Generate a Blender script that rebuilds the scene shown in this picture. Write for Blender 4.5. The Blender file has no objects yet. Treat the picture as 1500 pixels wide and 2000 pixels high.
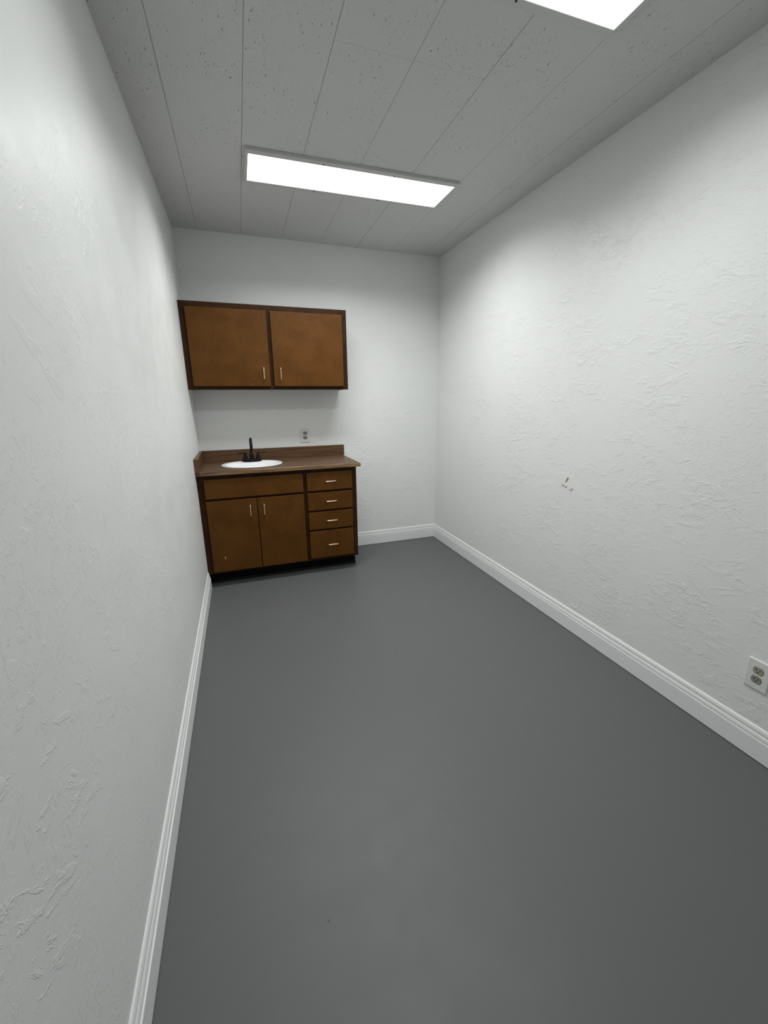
import bpy, bmesh, math, random
from mathutils import Vector, Matrix

random.seed(7)
C = bpy.context.scene.collection
SC = bpy.context.scene

# ---------------------------------------------------------------- camera
R = [[0.9472544350390728, -0.3203365600757288, -0.009670758897627078],
     [-0.09242762314155506, -0.24417171101037755, -0.96531720694426],
     [0.3068650677076323, 0.9152948507563634, -0.2609006830188005]]
cam_data = bpy.data.cameras.new('camera')
cam = bpy.data.objects.new('camera', cam_data)
C.objects.link(cam)
m = Matrix.Identity(4)
for i in range(3):
    m[i][0], m[i][1], m[i][2] = R[0][i], -R[1][i], -R[2][i]
m.translation = Vector((0.34078608704380803, -3.8155755798547024, 1.403700113067151))
cam.matrix_world = m
cam_data.sensor_fit = 'VERTICAL'
cam_data.sensor_height = 36.0
cam_data.sensor_width = 27.0
cam_data.lens = 36.0 * 813.7774428 / 2000.0
cam_data.clip_start = 0.02
SC.camera = cam

# ---------------------------------------------------------------- world, exposure
wd = bpy.data.worlds.new('world')
SC.world = wd
wd.use_nodes = True
wd.node_tree.nodes['Background'].inputs['Color'].default_value = (0.02, 0.02, 0.02, 1)
wd.node_tree.nodes['Background'].inputs['Strength'].default_value = 0.0
SC.view_settings.view_transform = 'Standard'
SC.view_settings.look = 'None'
SC.view_settings.exposure = 0.0
SC.view_settings.gamma = 1.0
SC.view_settings.use_curve_mapping = False
LAMP = 2.4           # glow of the two acrylic diffusers themselves
LAMP_FAR, LAMP_NEAR = 20.8, 13.8   # watts sent down through each prismatic panel
LAMP_SPREAD = 150.0  # degrees

# ---------------------------------------------------------------- room numbers (metres)
W = 2.1751           # left wall x=0, right wall x=W
H = 2.63
A = 0.0408           # back wall runs a degree out of square: its left end stands forward
TH = math.atan2(A, W)
YF = -4.15           # wall behind the camera
BB = 0.137           # baseboard height

# ================================================================ helpers
def obj(name, bm, mat, parent=None, smooth=False, loc=None):
    me = bpy.data.meshes.new(name)
    bmesh.ops.recalc_face_normals(bm, faces=bm.faces[:])
    bm.to_mesh(me)
    bm.free()
    if smooth:
        for p in me.polygons:
            p.use_smooth = True
    me.materials.append(mat)
    o = bpy.data.objects.new(name, me)
    C.objects.link(o)
    if parent:
        o.parent = parent
    if loc:
        o.location = loc
    return o


def smooth_angle(o, deg=40):
    for p in o.data.polygons:
        p.use_smooth = True
    bm = bmesh.new()
    bm.from_mesh(o.data)
    for e in bm.edges:
        if len(e.link_faces) == 2 and e.calc_face_angle(0) > math.radians(deg):
            e.smooth = False
    bm.to_mesh(o.data)
    bm.free()
    return o


def tag(o, label=None, cat=None, group=None, kind=None):
    if label: o['label'] = label
    if cat: o['category'] = cat
    if group: o['group'] = group
    if kind: o['kind'] = kind
    return o


def empty(name, loc, rotz=0.0):
    o = bpy.data.objects.new(name, None)
    o.empty_display_size = 0.1
    C.objects.link(o)
    o.location = loc
    o.rotation_euler = (0, 0, rotz)
    return o


def add_box(bm, lo, hi, bev=0.0, seg=2):
    vs = [bm.verts.new((x, y, z)) for z in (lo[2], hi[2]) for y in (lo[1], hi[1]) for x in (lo[0], hi[0])]
    f = [(0, 2, 3, 1), (4, 5, 7, 6), (0, 1, 5, 4), (2, 6, 7, 3), (0, 4, 6, 2), (1, 3, 7, 5)]
    fs = [bm.faces.new([vs[i] for i in q]) for q in f]
    if bev > 0:
        es = list({e for q in fs for e in q.edges})
        bmesh.ops.bevel(bm, geom=es, offset=bev, segments=seg, affect='EDGES', profile=0.5)
    return bm


def box(lo, hi, bev=0.0, seg=2):
    return add_box(bmesh.new(), lo, hi, bev, seg)


def add_lathe(bm, prof, centre=(0, 0, 0), n=32, axis='Z', sx=1.0, sy=1.0, cap=True):
    """prof: list of (radius, height); axis Z or -Y."""
    rings = []
    for r, h in prof:
        ring = []
        for k in range(n):
            t = 2 * math.pi * k / n
            x, y = r * math.cos(t) * sx, r * math.sin(t) * sy
            p = (x, y, h) if axis == 'Z' else (x, -h, y)
            ring.append(bm.verts.new(Vector(centre) + Vector(p)))
        rings.append(ring)
    for a, b in zip(rings, rings[1:]):
        for k in range(n):
            bm.faces.new((a[k], a[(k + 1) % n], b[(k + 1) % n], b[k]))
    if cap:
        bm.faces.new(rings[0][::-1])
        bm.faces.new(rings[-1])
    return bm


def add_tube(bm, pts, rad, n=14):
    """sweep a circle along points; rad a number or a list."""
    pts = [Vector(p) for p in pts]
    rr = rad if isinstance(rad, (list, tuple)) else [rad] * len(pts)
    up = None
    rings = []
    for i, p in enumerate(pts):
        t = (pts[min(i + 1, len(pts) - 1)] - pts[max(i - 1, 0)]).normalized()
        if up is None:
            up = t.orthogonal().normalized()
        up = (up - t * up.dot(t)).normalized()
        s = t.cross(up)
        rings.append([bm.verts.new(p + (up * math.cos(2 * math.pi * k / n) + s * math.sin(2 * math.pi * k / n)) * rr[i]) for k in range(n)])
    for a, b in zip(rings, rings[1:]):
        for k in range(n):
            bm.faces.new((a[k], a[(k + 1) % n], b[(k + 1) % n], b[k]))
    bm.faces.new(rings[0][::-1])
    bm.faces.new(rings[-1])
    return bm


def add_prism(bm, poly, off):
    """poly: list of 3D points (one planar loop); off: extrusion vector."""
    a = [bm.verts.new(p) for p in poly]
    b = [bm.verts.new(Vector(p) + Vector(off)) for p in poly]
    n = len(a)
    bm.faces.new(a[::-1])
    bm.faces.new(b)
    for k in range(n):
        bm.faces.new((a[k], a[(k + 1) % n], b[(k + 1) % n], b[k]))
    return bm


def blob(cx, cz, rx, rz, ang, n=14, jag=0.22, seed=1):
    """irregular flat outline in a plane, as (u, v) pairs"""
    rnd = random.Random(seed)
    out = []
    for k in range(n):
        t = 2 * math.pi * k / n
        j = 1 + rnd.uniform(-jag, jag)
        u, v = rx * j * math.cos(t), rz * j * math.sin(t)
        out.append((cx + u * math.cos(ang) - v * math.sin(ang), cz + u * math.sin(ang) + v * math.cos(ang)))
    return out


# ================================================================ materials
class NT:
    def __init__(self, name):
        self.m = bpy.data.materials.new(name)
        self.m.use_nodes = True
        self.t = self.m.node_tree
        self.b = self.t.nodes['Principled BSDF']

    def n(self, kind, **kw):
        nd = self.t.nodes.new(kind)
        for k, v in kw.items():
            if k.startswith('i_'):
                nd.inputs[k[2:].replace('_', ' ')].default_value = v
            else:
                setattr(nd, k, v)
        return nd

    def l(self, a, b):
        self.t.links.new(a, b)

    def val(self, s, v):
        self.b.inputs[s].default_value = v

    def coords(self):
        return self.n('ShaderNodeTexCoord').outputs['Object']

    def mapping(self, src, scale=(1, 1, 1), rot=(0, 0, 0), loc=(0, 0, 0)):
        mp = self.n('ShaderNodeMapping')
        mp.inputs['Scale'].default_value = scale
        mp.inputs['Rotation'].default_value = rot
        mp.inputs['Location'].default_value = loc
        self.l(src, mp.inputs['Vector'])
        return mp.outputs['Vector']

    def noise(self, src, scale, detail=2, rough=0.5, dist=0.0):
        nd = self.n('ShaderNodeTexNoise')
        nd.inputs['Scale'].default_value = scale
        nd.inputs['Detail'].default_value = detail
        nd.inputs['Roughness'].default_value = rough
        nd.inputs['Distortion'].default_value = dist
        self.l(src, nd.inputs['Vector'])
        return nd.outputs['Fac']

    def smooth(self, src, lo, hi, a=0.0, b=1.0):
        nd = self.n('ShaderNodeMapRange', interpolation_type='SMOOTHSTEP')
        nd.inputs['From Min'].default_value = lo
        nd.inputs['From Max'].default_value = hi
        nd.inputs['To Min'].default_value = a
        nd.inputs['To Max'].default_value = b
        self.l(src, nd.inputs['Value'])
        return nd.outputs['Result']

    def math(self, op, a, b):
        nd = self.n('ShaderNodeMath', operation=op)
        for i, v in enumerate((a, b)):
            if isinstance(v, (int, float)):
                nd.inputs[i].default_value = v
            else:
                self.l(v, nd.inputs[i])
        return nd.outputs[0]

    def mix(self, fac, a, b):
        nd = self.n('ShaderNodeMix', data_type='RGBA')
        if isinstance(fac, (int, float)):
            nd.inputs[0].default_value = fac
        else:
            self.l(fac, nd.inputs[0])
        for i, v in ((6, a), (7, b)):
            if isinstance(v, tuple):
                nd.inputs[i].default_value = (*v, 1)
            else:
                self.l(v, nd.inputs[i])
        return nd.outputs[2]

    def bump(self, h, strength, dist, prev=None):
        nd = self.n('ShaderNodeBump')
        nd.inputs['Strength'].default_value = strength
        nd.inputs['Distance'].default_value = dist
        self.l(h, nd.inputs['Height'])
        if prev:
            self.l(prev, nd.inputs['Normal'])
        return nd.outputs['Normal']


def plain(name, col, rough=0.5, metal=0.0, spec=0.5, grain=0.0, gscale=80):
    k = NT(name)
    k.val('Base Color', (*col, 1)); k.val('Roughness', rough); k.val('Metallic', metal)
    k.val('Specular IOR Level', spec)
    c = k.coords()
    f = k.noise(c, gscale, 3)
    if grain:
        k.l(k.mix(f, tuple(v * (1 - grain) for v in col), tuple(min(1, v * (1 + grain)) for v in col)), k.b.inputs['Base Color'])
    k.l(k.smooth(f, 0.3, 0.7, max(0, rough - 0.05), rough + 0.05), k.b.inputs['Roughness'])
    return k.m


def wall_mat(name, plane, ang, ang2, amount=1.0, col=(0.83, 0.838, 0.825)):
    """hand-trowelled painted plaster; plane 'yz' or 'xz'; ang leans the strokes"""
    k = NT(name)
    c = k.coords()
    rot = (ang, 0, 0) if plane == 'yz' else (0, ang, 0)
    c = k.mapping(c, rot=rot)
    st = (1, 0.45, 1) if plane == 'yz' else (0.45, 1, 1)
    st2 = (1, 0.62, 1) if plane == 'yz' else (0.62, 1, 1)
    cs = k.mapping(c, scale=st)
    cs2 = k.mapping(c, scale=st2, loc=(3.1, 1.7, 4.2))
    mask = k.smooth(k.noise(c, 2.3, 3, 0.6), 0.42, 0.60)
    mask2 = k.smooth(k.noise(k.mapping(c, loc=(5, 2, 9)), 3.1, 3, 0.6), 0.42, 0.58)
    mask3 = k.smooth(k.noise(k.mapping(c, loc=(1, 7, 3)), 2.0, 3, 0.6), 0.44, 0.60)
    rot2 = (ang2, 0, 0) if plane == 'yz' else (0, ang2, 0)
    cs3 = k.mapping(k.coords(), rot=rot2)
    cs3 = k.mapping(cs3, scale=st, loc=(7.7, 2.2, 1.1))
    a = k.math('MULTIPLY', k.smooth(k.noise(cs, 26, 5, 0.62, 0.7), 0.53, 0.60), mask)
    b = k.math('MULTIPLY', k.smooth(k.noise(cs2, 52, 4, 0.6, 1.0), 0.53, 0.64), mask2)
    g = k.math('MULTIPLY', k.smooth(k.noise(cs3, 17, 5, 0.66, 0.6), 0.56, 0.61), mask3)
    d = k.math('MULTIPLY', k.noise(cs2, 150, 3, 0.65), 0.22)
    e = k.math('MULTIPLY', k.noise(c, 3.2, 2), 1.0)
    h = k.math('ADD', k.math('ADD', k.math('MULTIPLY', a, 0.55), k.math('MULTIPLY', b, 0.36)), k.math('ADD', d, e))
    h = k.math('ADD', h, k.math('MULTIPLY', g, 0.60))
    k.l(k.bump(h, 0.62 * amount, 0.0033), k.b.inputs['Normal'])
    tint = k.noise(c, 1.3, 2)
    k.l(k.mix(tint, tuple(v * 0.985 for v in col), tuple(v * 1.01 for v in col)), k.b.inputs['Base Color'])
    k.l(k.smooth(k.noise(c, 6, 3), 0.3, 0.7, 0.40, 0.50), k.b.inputs['Roughness'])
    k.val('Specular IOR Level', 0.5)
    return k.m


def ceiling_mat():
    k = NT('fissured ceiling tile')
    c = k.coords()
    col = (0.66, 0.665, 0.66)
    masks = []
    for i, (ang, sc, sx, thr, keep) in enumerate([(0.5, 82, 0.30, 0.19, 0.78), (-0.7, 90, 0.32, 0.18, 0.80), (1.4, 76, 0.36, 0.16, 0.80), (0.1, 210, 0.7, 0.26, 0.60)]):
        v = k.mapping(c, scale=(1, sx, 0.0), rot=(0, 0, ang), loc=(i * 3.3, i * 1.7, 0))
        vo = k.n('ShaderNodeTexVoronoi')
        vo.inputs['Scale'].default_value = sc
        k.l(v, vo.inputs['Vector'])
        near = k.smooth(vo.outputs['Distance'], thr * 0.6, thr, 1.0, 0.0)
        sep = k.n('ShaderNodeSeparateColor')
        k.l(vo.outputs['Color'], sep.inputs['Color'])
        pick = k.smooth(sep.outputs[0], keep, keep + 0.01)
        masks.append(k.math('MULTIPLY', near, pick))
    pits = k.math('MAXIMUM', k.math('MAXIMUM', masks[0], masks[1]), k.math('MAXIMUM', masks[2], masks[3]))
    patch = k.smooth(k.noise(c, 4.5, 3), 0.40, 0.58, 0.25, 1.0)
    pits = k.math('MULTIPLY', pits, patch)
    k.l(k.mix(pits, col, tuple(v * 0.42 for v in col)), k.b.inputs['Base Color'])  # pit depth as darker colour: the shade inside the holes is painted in
    hgt = k.math('SUBTRACT', k.math('MULTIPLY', k.noise(c, 240, 2), 0.25), pits)
    k.l(k.bump(hgt, 0.5, 0.002), k.b.inputs['Normal'])
    k.val('Roughness', 0.9); k.val('Specular IOR Level', 0.15)
    return k.m


def floor_mat():
    k = NT('grey painted concrete floor')
    c = k.coords()
    base = (0.116, 0.117, 0.120)
    f = k.noise(c, 2.2, 5, 0.6)
    col = k.mix(f, tuple(v * 0.97 for v in base), tuple(v * 1.03 for v in base))
    wob = k.n('ShaderNodeVectorMath', operation='ADD')
    nz = k.n('ShaderNodeTexNoise'); nz.inputs['Scale'].default_value = 16
    k.l(c, nz.inputs['Vector'])
    sc = k.n('ShaderNodeVectorMath', operation='SCALE'); sc.inputs['Scale'].default_value = 0.03
    k.l(nz.outputs['Color'], sc.inputs[0]); k.l(c, wob.inputs[0]); k.l(sc.outputs[0], wob.inputs[1])

    def spot(cx, cy, rx, ry, ang, soft, src=c):
        v = k.n('ShaderNodeMapping', vector_type='TEXTURE')
        v.inputs['Location'].default_value = (cx, cy, 0)
        v.inputs['Rotation'].default_value = (0, 0, ang)
        v.inputs['Scale'].default_value = (rx, ry, 1)
        k.l(src, v.inputs['Vector'])
        ln = k.n('ShaderNodeVectorMath', operation='LENGTH'); k.l(v.outputs[0], ln.inputs[0])
        return k.smooth(ln.outputs['Value'], 1 - soft, 1, 1.0, 0.0)
    w = wob.outputs[0]
    specks = k.math('MAXIMUM', spot(0.446, -2.980, 0.004, 0.006, 0.3, 0.4), spot(1.076, -1.814, 0.007, 0.005, 0.2, 0.6))
    specks = k.math('MAXIMUM', specks, spot(0.90, -2.79, 0.004, 0.003, 0.2, 0.6))
    col = k.mix(k.math('MULTIPLY', specks, 0.55), col, (0.03, 0.03, 0.03))
    scuff = k.math('MULTIPLY', spot(0.60, -2.88, 0.21, 0.15, 0.3, 0.9, w), k.smooth(k.noise(c, 14, 5, 0.65), 0.40, 0.62))
    crease = spot(0.645, -2.842, 0.145, 0.003, 0.19, 0.7, w)
    col = k.mix(k.math('MULTIPLY', scuff, 0.30), col, (0.126, 0.127, 0.130))
    k.l(col, k.b.inputs['Base Color'])
    h = k.math('ADD', k.math('MULTIPLY', k.noise(c, 5, 3), 0.25), k.math('MULTIPLY', k.noise(c, 160, 2), 0.10))
    h = k.math('SUBTRACT', h, k.math('MULTIPLY', crease, 0.8))
    k.l(k.bump(h, 0.15, 0.002), k.b.inputs['Normal'])
    k.l(k.smooth(k.noise(c, 9, 4), 0.3, 0.7, 0.46, 0.50), k.b.inputs['Roughness'])
    k.val('Specular IOR Level', 0.42)
    return k.m


def wood_mat(name, col, rough, mott=0.35, stretch=(1, 1, 0.35), scale=9, spec=0.5, bump=0.06):
    """stained timber: blotchy stain over fine grain running along the least-scaled axis"""
    k = NT(name)
    info = k.n('ShaderNodeObjectInfo')
    c0 = k.coords()
    off = k.n('ShaderNodeVectorMath', operation='ADD')
    mul = k.n('ShaderNodeVectorMath', operation='SCALE'); mul.inputs['Scale'].default_value = 11.0
    comb = k.n('ShaderNodeCombineXYZ')
    for i in range(3):
        k.l(info.outputs['Random'], comb.inputs[i])
    k.l(comb.outputs[0], mul.inputs[0]); k.l(c0, off.inputs[0]); k.l(mul.outputs[0], off.inputs[1])
    c = off.outputs[0]
    blot = k.noise(c, scale, 4, 0.6, 0.4)
    gr = k.noise(k.mapping(c, scale=stretch), 70, 4, 0.6, 0.6)
    fac = k.math('ADD', k.math('MULTIPLY', k.smooth(blot, 0.3, 0.7), 0.65), k.math('MULTIPLY', k.smooth(gr, 0.3, 0.7), 0.35))
    lo = tuple(v * (1 - mott) for v in col); hi = tuple(v * (1 + mott) for v in col)
    k.l(k.mix(fac, lo, hi), k.b.inputs['Base Color'])
    k.l(k.bump(gr, bump, 0.001), k.b.inputs['Normal'])
    k.l(k.smooth(blot, 0.3, 0.7, rough - 0.04, rough + 0.04), k.b.inputs['Roughness'])
    k.val('Specular IOR Level', spec)
    return k.m


def laminate_mat(name='wood grain laminate', lo=(0.042, 0.017, 0.007), hi=(0.155, 0.078, 0.033)):
    k = NT(name)
    c = k.coords()
    cs = k.mapping(c, scale=(0.35, 4.5, 7.0))
    g = k.noise(cs, 9, 6, 0.65, 0.7)
    g2 = k.noise(k.mapping(c, scale=(0.8, 16, 24)), 14, 3, 0.6, 0.3)
    fac = k.math('ADD', k.math('MULTIPLY', k.smooth(g, 0.34, 0.66), 0.7), k.math('MULTIPLY', k.smooth(g2, 0.3, 0.7), 0.3))
    k.l(k.mix(fac, lo, hi), k.b.inputs['Base Color'])
    k.val('Roughness', 0.42); k.val('Specular IOR Level', 0.5)
    return k.m


def lamp_mat():
    k = NT('lit acrylic diffuser')
    c = k.coords()
    f = k.noise(c, 300, 2)
    k.val('Base Color', (0.85, 0.87, 0.88, 1))
    k.val('Roughness', 0.5)
    k.val('Emission Color', (0.965, 1.0, 0.985, 1))
    k.l(k.smooth(f, 0.2, 0.8, LAMP * 0.99, LAMP * 1.01), k.b.inputs['Emission Strength'])
    return k.m


M_left = wall_mat('trowelled plaster left', 'yz', -0.95, 0.6, 0.62)
M_right = wall_mat('trowelled plaster right', 'yz', -0.12, 0.25, 0.90)
M_back = wall_mat('trowelled plaster back', 'xz', 0.1, 0.5, 0.8)
M_ceil = ceiling_mat()
M_gap = plain('ceiling backing', (0.25, 0.25, 0.245), 0.9, spec=0.1)
M_floor = floor_mat()
M_base = plain('white semi gloss trim paint', (0.86, 0.865, 0.86), 0.38, grain=0.01)
M_door = wood_mat('stained birch veneer', (0.098, 0.037, 0.0050), 0.46, 0.20, scale=6, spec=0.18)
M_frame = wood_mat('dark stained frame', (0.034, 0.0135, 0.0038), 0.46, 0.35, scale=12, spec=0.14)
M_kick = plain('black toe kick', (0.003, 0.003, 0.003), 0.7, spec=0.12)
M_strip = plain('slate vinyl strip', (0.014, 0.016, 0.022), 0.5, spec=0.3)
M_lam = laminate_mat()
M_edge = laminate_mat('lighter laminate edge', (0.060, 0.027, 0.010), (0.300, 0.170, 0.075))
M_brass = plain('satin champagne metal', (0.78, 0.66, 0.50), 0.30, 1.0)
M_hinge = plain('dark bronze hinge', (0.035, 0.018, 0.012), 0.4, 0.6)
M_black = plain('matte black metal', (0.0025, 0.0025, 0.003), 0.42, 0.0, spec=0.22)
M_porc = plain('white porcelain', (0.90, 0.905, 0.90), 0.22, spec=0.5)
M_chrome = plain('drain metal', (0.6, 0.6, 0.6), 0.25, 1.0)
M_plate = plain('white plastic plate', (0.74, 0.74, 0.715), 0.40)
M_recept = plain('aged grey beige plastic', (0.33, 0.315, 0.235), 0.45, grain=0.2, gscale=200)
M_recept2 = plain('dull grey plastic', (0.27, 0.265, 0.235), 0.45, grain=0.2, gscale=200)
M_rim = plain('gap shade', (0.055, 0.052, 0.042), 0.8)  # dark colour stands in for the shade in the gap round each receptacle
M_slot = plain('dark slot', (0.008, 0.007, 0.006), 0.7)
M_fix = plain('white enamel fixture', (0.60, 0.60, 0.59), 0.5)
M_lens = lamp_mat()
M_caulk = plain('white caulk', (0.82, 0.82, 0.80), 0.5)
M_chip = plain('bare pale wood chip', (0.62, 0.52, 0.38), 0.7)
M_chiptan = plain('scuffed tan wood', (0.26, 0.16, 0.08), 0.7)
M_filler = plain('smooth wall filler', (0.83, 0.815, 0.80), 0.55)
M_chipdark = plain('exposed olive grey plaster', (0.27, 0.27, 0.19), 0.8, grain=0.3, gscale=120)
M_chipgrey = plain('exposed grey plaster', (0.30, 0.30, 0.29), 0.8, grain=0.3, gscale=120)

# ================================================================ room shell
T = 0.12
tag(obj('floor', box((-T, YF - T, -0.1), (W + T, 0.2, 0)), M_floor), 'grey painted floor of the narrow room', 'floor', kind='structure')
tag(obj('wall_left', box((-T, YF - T, 0), (0, 0.2, H + 0.1)), M_left), 'white textured wall on the left', 'wall', kind='structure')
wr = tag(obj('wall_right', box((W, YF - T, 0), (W + T, 0.2, H + 0.1)), M_right), 'white textured wall on the right', 'wall', kind='structure')
wb = obj('wall_back', box((0, 0, 0), (W / math.cos(TH), T, H)), M_back)
wb.location = (0, -A, 0); wb.rotation_euler = (0, 0, TH)
tag(wb, 'white far wall behind the cabinets', 'wall', kind='structure')
bm = box((0, YF - T, 0), (0.10, YF, H))              # unseen doorway behind the viewer, opened to cut bounce light
add_box(bm, (1.02, YF - T, 0), (W, YF, H))
add_box(bm, (0.10, YF - T, 2.05), (1.02, YF, H))
tag(obj('wall_front', bm, M_back), 'white wall behind the viewer', 'wall', kind='structure')

# ceiling: foot-wide planks with hairline joints, one mesh; the slab above closes the joints
bm = bmesh.new()
edges = [0.0] + [0.169 + 0.3048 * i for i in range(7)] + [W]
G = 0.0007
for i, (x0, x1) in enumerate(zip(edges, edges[1:])):
    a0 = x0 + (G if i else -0.01); a1 = x1 - (G if i < len(edges) - 2 else -0.01)
    dz = [0.0003, -0.0003, 0.0002, -0.0002][i % 4]
    cuts = [YF - 0.02, -2.006, 0.06] if i in (3, 4) else [YF - 0.02, 0.06]
    for y0, y1 in zip(cuts, cuts[1:]):
        add_box(bm, (a0, y0 + 0.0002, H + dz), (a1, y1 - 0.0002, H + 0.012), 0.0008, 1)
ceil = tag(obj('ceiling', bm, M_ceil), 'grey-white speckled plank ceiling', 'ceiling', kind='structure')
add = obj('backing', box((-0.02, YF - T, H + 0.006), (W + 0.02, 0.19, H + 0.08)), M_gap, ceil)

# baseboards: moulded profile (distance from wall, height)
PROF = [(0.0, 0.0), (0.010, 0.0), (0.010, 0.003), (0.0155, 0.004), (0.0155, 0.0880), (0.0150, 0.0892), (0.0110, 0.0898), (0.0080, 0.0902), (0.0080, 0.0926),
        (0.0118, 0.0934), (0.0122, 0.0960), (0.0116, 0.1030), (0.0098, 0.1090), (0.0080, 0.1124), (0.0040, 0.1130), (0.0040, 0.1154),
        (0.0078, 0.1162), (0.0082, 0.1190), (0.0072, 0.1270), (0.0046, 0.1340), (0.0018, BB), (0.0, BB)]


def baseboard(name, p0, p1, inward, label):
    p0 = Vector(p0); p1 = Vector(p1); inw = Vector(inward)
    bm = bmesh.new()
    poly = [p0 + inw * t + Vector((0, 0, z)) for t, z in PROF]
    add_prism(bm, poly, p1 - p0)
    return tag(obj(name, bm, M_base), label, 'baseboard', kind='structure')


bdir = Vector((math.cos(TH), math.sin(TH), 0)); bnor = Vector((math.sin(TH), -math.cos(TH), 0))
LO = Vector((0, -A, 0))


def loc(x, y, z):
    """back-wall frame (x along the wall from its left corner, -y into the room) to world"""
    return LO + bdir * x - bnor * y + Vector((0, 0, z))


baseboard('baseboard_left', (0, YF, 0), (0, -0.578, 0), (1, 0, 0), 'white moulded baseboard along the left wall')
baseboard('baseboard_right', (W, YF, 0), (W, 0.0, 0), (-1, 0, 0), 'white moulded baseboard along the right wall')
baseboard('baseboard_back', loc(1.192, 0, 0), loc(W - 0.0005, 0, 0), bnor, 'white moulded baseboard along the far wall beside the cabinet')

# damaged spot of filler on the right wall
bm = bmesh.new()
rnd = random.Random(3)
out = [(-1.74, 0.957), (-1.79, 0.962), (-1.845, 0.949), (-1.885, 0.925), (-1.915, 0.896), (-1.925, 0.868), (-1.90, 0.842), (-1.865, 0.838), (-1.83, 0.857), (-1.79, 0.872), (-1.75, 0.893), (-1.728, 0.925)]
add_prism(bm, [(W + 0.002, y, z) for y, z in out], (-0.0026, 0, 0))
obj('filler_patch', bm, M_filler, wr)
chips = [(-1.822, 0.923, 0.019, 0.007, 1.05, M_chipdark), (-1.797, 0.885, 0.015, 0.0045, -0.28, M_chipgrey), (-1.822, 0.880, 0.007, 0.006, 0.4, M_chipdark),
         (-1.853, 0.870, 0.005, 0.005, 0.2, M_chipgrey), (-1.871, 0.875, 0.014, 0.004, 0.95, M_chipgrey)]
for i, (y, z, ry, rz, an, mt) in enumerate(chips):
    bm = bmesh.new()
    # y grows away from the viewer's right, so the outline is mirrored
    add_prism(bm, [(W + 0.001, y - (u - 0), z + v) for u, v in blob(0, 0, ry, rz, an, 12, 0.25, i)], (-0.0020, 0, 0))
    obj('paint_chip', bm, mt, wr)

# ================================================================ ceiling lights
def screw_bm(x, y, z, r=0.004):
    return add_lathe(bmesh.new(), [(r, 0), (r, -0.0015), (r * 0.7, -0.0025)], (x, y, z), 12)


def ceiling_light(cy, label, watts):
    x0, x1 = 0.487, 1.690
    hy = 0.1765
    o = empty('ceiling_light', ((x0 + x1) / 2, cy, H - 0.0165))
    ox = (x1 - x0) / 2
    zt, zb = 0.0163, 0.0
    bm = bmesh.new()
    bx, by0, by1 = 0.0165, 0.037, 0.034          # rim widths: ends, near side, far side
    add_box(bm, (-ox, -hy, zb), (ox, -hy + by0, zt), 0.0012, 1)
    add_box(bm, (-ox, hy - by1, zb), (ox, hy, zt), 0.0012, 1)
    add_box(bm, (-ox, -hy + by0, zb), (-ox + bx, hy - by1, zt), 0.0012, 1)
    add_box(bm, (ox - bx, -hy + by0, zb), (ox, hy - by1, zt), 0.0012, 1)
    obj('frame', bm, M_fix, o)
    obj('diffuser', box((-ox + bx + 0.0004, -hy + by0 + 0.0004, 0.0012), (ox - bx - 0.0004, hy - by1 - 0.0004, 0.006)), M_lens, o)
    for sx in (-0.2, 0.2):
        obj('screw', screw_bm(sx, -hy + by0 - 0.010, 0.0), M_hinge, o)
        obj('screw', screw_bm(sx, hy - by1 + 0.010, 0.0), M_hinge, o)
    ld = bpy.data.lights.new('tube_light', 'AREA')
    ld.shape = 'RECTANGLE'
    ld.size, ld.size_y = 2 * (ox - bx) - 0.004, 2 * hy - by0 - by1 - 0.004
    ld.energy = watts
    ld.spread = math.radians(LAMP_SPREAD)
    ld.color = (0.976, 1.0, 0.992)
    lo = bpy.data.objects.new('tube_light', ld)
    C.objects.link(lo)
    lo.parent = o
    lo.location = (0, (by0 - by1) / 2, 0.0006)
    return tag(o, label, 'ceiling light', 'fluorescent panels on the ceiling')


ceiling_light(-1.0785, 'long lit ceiling panel seen whole, in front of the far wall', LAMP_FAR)
ceiling_light(-2.5045, 'lit ceiling panel cut off by the top edge, nearer the viewer', LAMP_NEAR)

# ================================================================ cabinets (all in the back-wall frame)
def wall_thing(name, x, y, z):
    return empty(name, loc(x, y, z), TH)


def pull_bm(length, horiz, rad=0.0036, stand=0.026):
    """bent-wire bar pull; feet at +-length/2, in the plane y=0, standing out along -y"""
    h = length / 2
    pts = []
    c = 0.010
    arc = [i / 6 * math.pi / 2 for i in range(7)]
    pts += [(-h, 0, 0), (-h, -stand + c + 0.004, 0)]
    pts += [(-h + c - c * math.cos(t), -stand + c - c * math.sin(t), 0) for t in arc]
    pts += [(h - c + c * math.sin(t), -stand + c - c * math.cos(t), 0) for t in arc]
    pts += [(h, -stand + c + 0.004, 0), (h, 0, 0)]
    if not horiz:
        pts = [(0, y, x) for x, y, z in pts]
    bm = bmesh.new()
    add_tube(bm, pts, rad, 12)
    return bm


def handle(parent, x, y, z, horiz, length=0.088):
    bm = pull_bm(length, horiz)
    bmesh.ops.translate(bm, verts=bm.verts[:], vec=(x, y, z))
    return obj('handle', bm, M_brass, parent, smooth=True)


def chip_on(parent, x, y, z, rx, rz, ang, seed, mat=None):
    bm = bmesh.new()
    add_prism(bm, [(u, y + 0.001, v) for u, v in blob(x, z, rx, rz, ang, 10, 0.25, seed)], (0, -0.0016, 0))
    return obj('paint_chip', bm, mat or M_chip, parent)


def bar(bm, o, lo, hi, bev=0.0012):
    add_box(bm, tuple(a - b for a, b in zip(lo, o)), tuple(a - b for a, b in zip(hi, o)), bev, 1)


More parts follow.
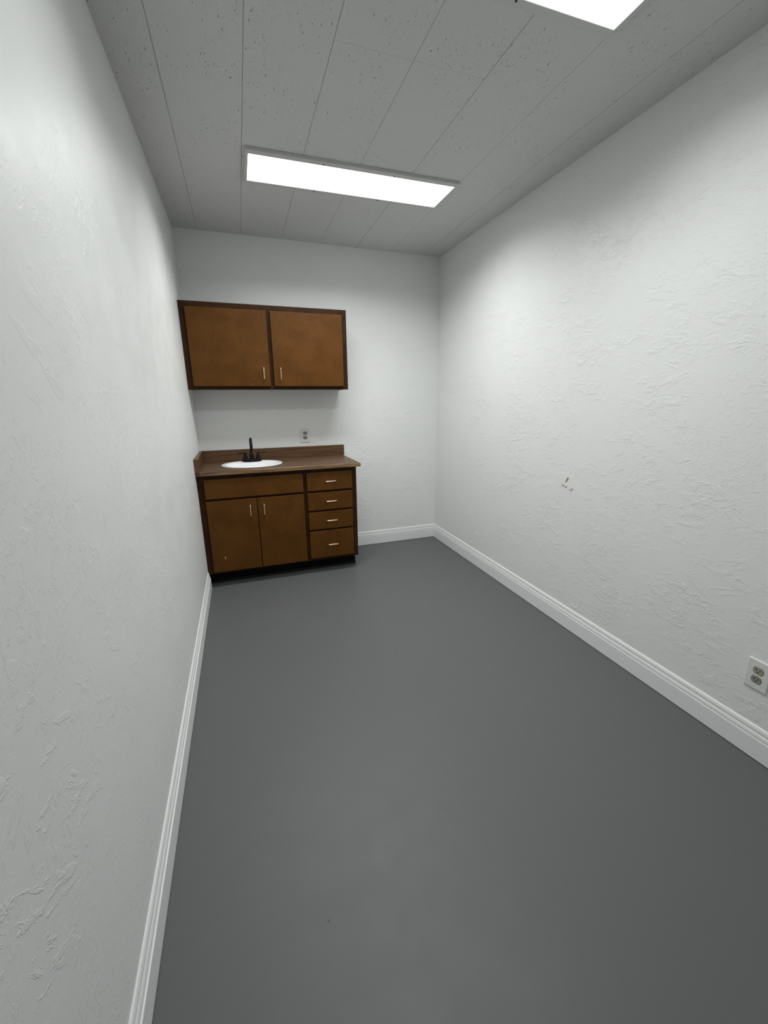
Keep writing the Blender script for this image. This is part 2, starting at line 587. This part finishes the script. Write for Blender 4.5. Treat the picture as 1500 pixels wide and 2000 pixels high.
# ---- upper cabinet
O = (0.602, 0.0, 1.4855)
U = wall_thing('wall_cabinet', *O)
tag(U, 'brown stained wall cabinet with two doors, hung above the sink counter', 'cabinet')
XL, XR, Z0, Z1 = 0.005, 1.2045, 1.4855, 2.086
bm = bmesh.new()
bar(bm, O, (XL, -0.286, Z0 + 0.004), (XL + 0.012, -0.002, Z1))
bar(bm, O, (XR - 0.014, -0.286, Z0 + 0.002), (XR - 0.002, -0.002, Z1))
bar(bm, O, (XL, -0.286, Z0 + 0.008), (XR - 0.004, -0.002, Z0 + 0.020))
bar(bm, O, (XL, -0.286, Z1 - 0.012), (XR - 0.004, -0.002, Z1 - 0.001))
bar(bm, O, (XL, -0.012, Z0 + 0.006), (XR - 0.004, -0.003, Z1 - 0.002))
obj('carcass', bm, M_frame, U)
bm = bmesh.new()
bar(bm, O, (-0.0045, -0.305, Z0), (XL + 0.042, -0.286, Z1))
bar(bm, O, (XR - 0.045, -0.305, Z0), (XR, -0.286, Z1))
bar(bm, O, (0.575, -0.3045, Z0 + 0.03), (0.628, -0.286, Z1 - 0.03))
bar(bm, O, (XL + 0.042, -0.3048, Z1 - 0.050), (XR - 0.045, -0.286, Z1))
bar(bm, O, (XL + 0.042, -0.3048, Z0), (XR - 0.045, -0.286, Z0 + 0.035))
obj('face_frame', bm, M_frame, U)
for (x0, x1, hx, zt) in ((0.037, 0.5865, 0.540, 2.047), (0.6155, 1.166, 0.6655, 2.046)):
    d = obj('door', box((x0 - O[0], -0.3245, 1.510 - O[2]), (x1 - O[0], -0.3055, zt - O[2]), 0.0025, 2), M_door, U)
    handle(d, hx - O[0], -0.3245, 1.602 - O[2], False)
    if x0 < 0.1:
        chip_on(d, 0.471 - O[0], -0.3245, 1.567 - O[2], 0.0026, 0.0034, 0.2, 5, M_chiptan)
        chip_on(d, 0.446 - O[0], -0.3245, 1.5155 - O[2], 0.008, 0.0020, -0.2, 6, M_chiptan)
for zc in (1.958, 1.584):
    bm = bmesh.new()
    add_tube(bm, [(1.1712 - O[0], -0.3085, zc - 0.034 - O[2]), (1.1712 - O[0], -0.3085, zc + 0.034 - O[2])], 0.0042, 10)
    bar(bm, O, (1.171, -0.3075, zc - 0.032), (1.188, -0.3045, zc + 0.032), 0.0005)
    obj('hinge', bm, M_hinge, U)
bm = bmesh.new()
bar(bm, O, (-0.0062, -0.3035, Z0 + 0.001), (-0.0044, -0.285, Z1 + 0.002), 0.0)
obj('caulk', bm, M_caulk, U)

# ---- base cabinet
O = (0.597, 0.0, 0.0)
B = wall_thing('base_cabinet', *O)
tag(B, 'brown stained base cabinet under the sink counter, two doors and four drawers', 'cabinet')
XL, XR, Z0, Z1 = 0.005, 1.192, 0.110, 0.882
FY = -0.521
bm = bmesh.new()
bar(bm, O, (XL + 0.001, FY + 0.018, Z0), (XL + 0.015, -0.002, Z1))
bar(bm, O, (XR - 0.014, FY + 0.018, Z0), (XR - 0.001, -0.002, Z1))
bar(bm, O, (XL, FY + 0.018, Z0), (XR - 0.004, -0.002, Z0 + 0.016))
bar(bm, O, (XL, -0.014, Z0), (XR - 0.004, -0.003, Z1))
obj('carcass', bm, M_frame, B)
bm = bmesh.new()
bar(bm, O, (-0.0085, FY, Z0), (XL + 0.046, FY + 0.019, Z1))
bar(bm, O, (XR - 0.046, FY, Z0), (XR, FY + 0.019, Z1))
bar(bm, O, (0.742, FY + 0.0004, Z0), (0.795, FY + 0.019, Z1))
for z0, z1 in ((Z0, 0.140), (0.838, Z1), (0.676, 0.716)):
    bar(bm, O, (XL + 0.046, FY + 0.0002, z0), (0.742, FY + 0.019, z1))
for z0, z1 in ((Z0, 0.145), (0.838, Z1), (0.676, 0.716), (0.516, 0.556), (0.355, 0.395)):
    bar(bm, O, (0.795, FY + 0.0002, z0), (XR - 0.046, FY + 0.019, z1))
bar(bm, O, (0.385, FY + 0.0003, Z0 + 0.03), (0.412, FY + 0.019, 0.676))
obj('face_frame', bm, M_frame, B)
bm = bmesh.new()
bar(bm, O, (XL + 0.001, -0.428, 0.0), (XR - 0.004, -0.410, Z0 + 0.002), 0.0)
bar(bm, O, (XR - 0.018, -0.412, 0.0), (XR - 0.004, -0.002, Z0 + 0.002), 0.0)
obj('toe_kick', bm, M_kick, B)
bm = bmesh.new()
bar(bm, O, (XL + 0.001, -0.434, 0.0), (XR - 0.001, -0.4275, 0.020), 0.001)
obj('base_strip', bm, M_strip, B)
DY = FY - 0.0195
obj('false_front', box((0.038 - O[0], DY, 0.705), (0.753 - O[0], FY - 0.0005, 0.850), 0.0022, 2), M_door, B)
for x0, x1, hx in ((0.0355, 0.3945, 0.3435), (0.3995, 0.7535, 0.445)):
    d = obj('door', box((x0 - O[0], DY, 0.127), (x1 - O[0], FY - 0.0005, 0.687), 0.0022, 2), M_door, B)
    handle(d, hx - O[0], DY, 0.5965, False)
    if x0 < 0.1:
        chip_on(d, 0.127 - O[0], DY, 0.2375, 0.0030, 0.013, 0.08, 8)
        chip_on(d, 0.0385 - O[0], DY, 0.640, 0.0020, 0.006, 0.0, 9, M_chiptan)
    else:
        chip_on(d, 0.412 - O[0], DY, 0.608, 0.0025, 0.0035, 0.3, 10, M_chiptan)
for i, (z0, z1, hz) in enumerate(((0.706, 0.852, 0.779), (0.545, 0.688, 0.617), (0.383, 0.5285, 0.4555), (0.135, 0.367, 0.249))):
    d = obj('drawer_front', box((0.783 - O[0], DY, z0), (1.1505 - O[0], FY - 0.0005, z1), 0.0022, 2), M_door, B)
    handle(d, 0.9695 - O[0], DY, hz, True)
# ---- countertop with an oval cut-out
O = (0.61, 0.0, 0.8825)
K = wall_thing('countertop', *O)
tag(K, 'wood grain laminate countertop with low splash, lying on the base cabinet', 'countertop')
SXc, SYc, SA, SB = 0.396, -0.300, 0.234, 0.192     # sink oval: centre and half sizes
CX0, CX1, CY0, CT = 0.001, 1.219, -0.560, 0.912
bm = bmesh.new()
NE = 64
zt = CT - O[2]
ell = [bm.verts.new((SXc + (SA - 0.012) * math.cos(2 * math.pi * k / NE) - O[0], SYc + (SB - 0.012) * math.sin(2 * math.pi * k / NE), zt)) for k in range(NE)]
yi = CY0 + 0.006
CF = -0.0094                                           # left end is scribed to the side wall
out = [(CF, yi), (CX1 - 0.004, yi), (CX1 - 0.004, -0.002), (CX0, -0.002)]
ov = [bm.verts.new((x - O[0], y, zt)) for x, y in out]
ed = [bm.edges.new((ell[k], ell[(k + 1) % NE])) for k in range(NE)] + [bm.edges.new((ov[k], ov[(k + 1) % 4])) for k in range(4)]
bmesh.ops.triangle_fill(bm, edges=ed, use_beauty=True)
for k in range(NE):                                    # wall of the cut-out
    pass
low = [bm.verts.new(v.co - Vector((0, 0, zt - 0.0005))) for v in ell]
for k in range(NE):
    bm.faces.new((ell[k], low[k], low[(k + 1) % NE], ell[(k + 1) % NE]))
slab = obj('slab', bm, M_lam, K)
# rounded front nosing and right end, swept round the corner as one strip
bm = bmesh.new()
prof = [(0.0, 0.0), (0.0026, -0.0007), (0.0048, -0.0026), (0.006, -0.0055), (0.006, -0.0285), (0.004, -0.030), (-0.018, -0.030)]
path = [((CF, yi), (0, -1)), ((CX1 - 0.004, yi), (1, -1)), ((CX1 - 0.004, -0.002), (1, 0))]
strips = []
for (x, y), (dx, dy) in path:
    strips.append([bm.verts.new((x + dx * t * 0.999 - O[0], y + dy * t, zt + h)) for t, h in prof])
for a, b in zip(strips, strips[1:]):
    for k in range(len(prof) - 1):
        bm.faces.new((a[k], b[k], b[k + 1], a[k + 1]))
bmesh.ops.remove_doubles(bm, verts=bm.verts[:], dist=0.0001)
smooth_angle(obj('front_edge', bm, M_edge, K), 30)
obj('backsplash', box((CX0 + 0.019 - O[0], -0.0195, zt + 0.0002), (1.2285 - O[0] - 0.004, -0.001, 1.005 - O[2]), 0.0012, 1), M_lam, K)
bm = bmesh.new()
z0 = CT - 0.0295 - O[2]
add_prism(bm, [(CF - 0.0003 - O[0], CY0 - 0.0015, z0), (CX0 + 0.0185 - O[0], CY0 - 0.0015, z0), (CX0 + 0.0185 - O[0], -0.001, z0), (CX0 - O[0], -0.001, z0)],
          (0, 0, 1.005 - CT + 0.0295))
obj('side_splash', bm, M_lam, K)

# ---- sink
S = wall_thing('sink', SXc, SYc, CT + 0.0004)
tag(S, 'white oval drop-in sink set into the wood grain countertop', 'sink')
bm = bmesh.new()
# rings: (half x, half y, y shift, height)
rg = [(SA - 0.004, SB - 0.004, 0, 0.0), (SA, SB, 0, 0.001), (SA + 0.0005, SB + 0.0005, 0, 0.004), (SA - 0.003, SB - 0.003, 0, 0.0075), (SA - 0.010, SB - 0.009, 0, 0.0088),
      (SA - 0.020, SB - 0.018, -0.001, 0.0080), (SA - 0.030, SB - 0.040, -0.018, 0.0060), (SA - 0.037, SB - 0.049, -0.022, 0.000), (SA - 0.043, SB - 0.055, -0.024, -0.012),
      (SA - 0.056, SB - 0.066, -0.025, -0.045), (SA - 0.085, SB - 0.088, -0.025, -0.090), (SA - 0.130, SB - 0.118, -0.022, -0.118),
      (0.050, 0.045, -0.02, -0.128), (0.022, 0.022, -0.02, -0.131)]
def rings_mesh(bm, rg, n=64):
    prev = None
    for (a, b, dy, h) in rg:
        ring = [bm.verts.new((a * math.cos(2 * math.pi * k / n), b * math.sin(2 * math.pi * k / n) + dy, h)) for k in range(n)]
        if prev:
            for k in range(n):
                bm.faces.new((prev[k], prev[(k + 1) % n], ring[(k + 1) % n], ring[k]))
        prev = ring
    return prev
rings_mesh(bm, rg)
sb = obj('basin', bm, M_porc, S, smooth=True)
mod = sb.modifiers.new('shell', 'SOLIDIFY'); mod.thickness = 0.004; mod.offset = -1
bm = bmesh.new()
add_lathe(bm, [(0.024, -0.1315), (0.024, -0.1295), (0.018, -0.1285), (0.014, -0.1300)], (0, -0.02, 0), 24)
obj('drain', bm, M_chrome, S)

# ---- faucet
FX, FYY = 0.4015, -0.163
FZ = CT + 0.0094
F = wall_thing('faucet', FX, FYY, FZ)
tag(F, 'matte black high-arc faucet with two lever handles on the sink rim', 'faucet')
bm = bmesh.new()
pts = []
for sgn, cx in ((1, 0.057), (-1, -0.057)):
    for k in range(9):
        t = -math.pi / 2 + math.pi * k / 8
        pts.append((cx + sgn * 0.0225 * math.cos(t), sgn * 0.0235 * math.sin(t), 0.0))
add_prism(bm, pts, (0, 0, 0.019))
bp = obj('base_plate', bm, M_black, F)
mod = bp.modifiers.new('bevel', 'BEVEL'); mod.width = 0.003; mod.segments = 2; mod.limit_method = 'ANGLE'
bm = bmesh.new()
add_lathe(bm, [(0.0170, 0.016), (0.0170, 0.058), (0.0150, 0.062), (0.0105, 0.066)], (0, 0, 0), 28)
arc = [(0, 0, 0.055), (0, 0, 0.085), (0, -0.0005, 0.120)]
cx, cz, rr = -0.054, 0.132, 0.054
for k in range(13):
    t = math.pi * k / 12 * 1.06
    arc.append((0, cx + rr * math.cos(t), cz + rr * math.sin(t)))
arc.append((0, arc[-1][1] + 0.004, arc[-1][2] - 0.018))
add_tube(bm, arc, [0.0098] * (len(arc) - 1) + [0.0102], 18)
smooth_angle(obj('spout', bm, M_black, F), 40)
for sgn in (-1, 1):
    bm = bmesh.new()
    add_lathe(bm, [(0.0175, 0.016), (0.0160, 0.020), (0.0160, 0.046), (0.0145, 0.049), (0.0100, 0.050), (0.0092, 0.060), (0.0108, 0.061), (0.0108, 0.070), (0.0095, 0.072)], (sgn * 0.0508, 0, 0), 24)
    v = smooth_angle(obj('valve', bm, M_black, F), 40)
    bm = bmesh.new()
    add_tube(bm, [(sgn * 0.0455, 0, 0.0655), (sgn * 0.070, 0, 0.0655), (sgn * 0.1085, -0.002, 0.0660)], [0.0050, 0.0046, 0.0050], 12)
    obj('lever', bm, M_black, v, smooth=True)
# lift rod behind the spout
bm = bmesh.new()
add_tube(bm, [(0, 0.016, 0.016), (0, 0.016, 0.075)], 0.0025, 8)
add_lathe(bm, [(0.0045, 0.073), (0.0055, 0.079), (0.0040, 0.084)], (0, 0.016, 0), 12)
obj('lift_rod', bm, M_black, F, smooth=True)

# ================================================================ wall outlets
def outlet(name, pos, rotz, label, rmats, tilt=0.0):
    """duplex outlet on a plate 78 x 122 mm; local -y faces the room"""
    o = empty(name, pos, rotz)
    o.rotation_euler = (0, tilt, rotz)
    bm = bmesh.new()
    w, h = 0.0395, 0.061
    prof = [(1.0, 0.0), (1.0, -0.0035), (0.965, -0.0062), (0.93, -0.0068)]
    prev = None
    for s, y in prof:
        dx = w - (1 - s) * w
        dz = h - (1 - s) * w
        ring = [bm.verts.new(v) for v in ((-dx, y, -dz), (dx, y, -dz), (dx, y, dz), (-dx, y, dz))]
        if prev:
            for k in range(4):
                bm.faces.new((prev[k], prev[(k + 1) % 4], ring[(k + 1) % 4], ring[k]))
        else:
            bm.faces.new(ring[::-1])
        prev = ring
    bm.faces.new(prev)
    obj('cover_plate', bm, M_plate, o)
    for sg, mt in ((1, rmats[0]), (-1, rmats[1])):
        cz = sg * 0.0195
        poly = []
        for k in range(32):
            t = 2 * math.pi * k / 32
            poly.append((0.0172 * math.cos(t), -0.0060, cz + max(-0.0132, min(0.0132, 0.0172 * math.sin(t)))))
        bm = bmesh.new()
        add_prism(bm, poly, (0, -0.0026, 0))
        r = obj('receptacle', bm, mt, o)
        ring = [(x * 1.075, -0.0058, cz + (z - cz) * 1.09) for x, y, z in poly]
        bm = bmesh.new()
        add_prism(bm, ring, (0, -0.0013, 0))
        obj('rim_gap', bm, M_rim, r)
        for x, hh in ((-0.0063, 0.0078), (0.0063, 0.0062)):
            obj('slot', box((x - 0.0014, -0.0089, cz + 0.0036 - hh / 2), (x + 0.0014, -0.0080, cz + 0.0036 + hh / 2)), M_slot, r)
        bm = bmesh.new()
        add_lathe(bm, [(0.0027, 0.0080), (0.0027, 0.0089)], (0, 0, cz - 0.0068), 14, axis='Y')
        obj('ground_hole', bm, M_slot, r)
    bm = bmesh.new()
    add_lathe(bm, [(0.0032, 0.0062), (0.0032, 0.0076), (0.0022, 0.0082)], (0, 0, 0), 14, axis='Y')
    obj('screw', bm, M_plate, o)
    return tag(o, label, 'outlet', 'white duplex wall outlets')


outlet('wall_outlet', loc(0.8765, 0, 1.101), TH, 'white outlet on the far wall above the counter splash', (M_recept2, M_recept2))
outlet('wall_outlet', (W, -2.946, 0.345), math.radians(-90), 'white outlet low on the right wall above the baseboard', (M_recept, M_recept2), 0.0)
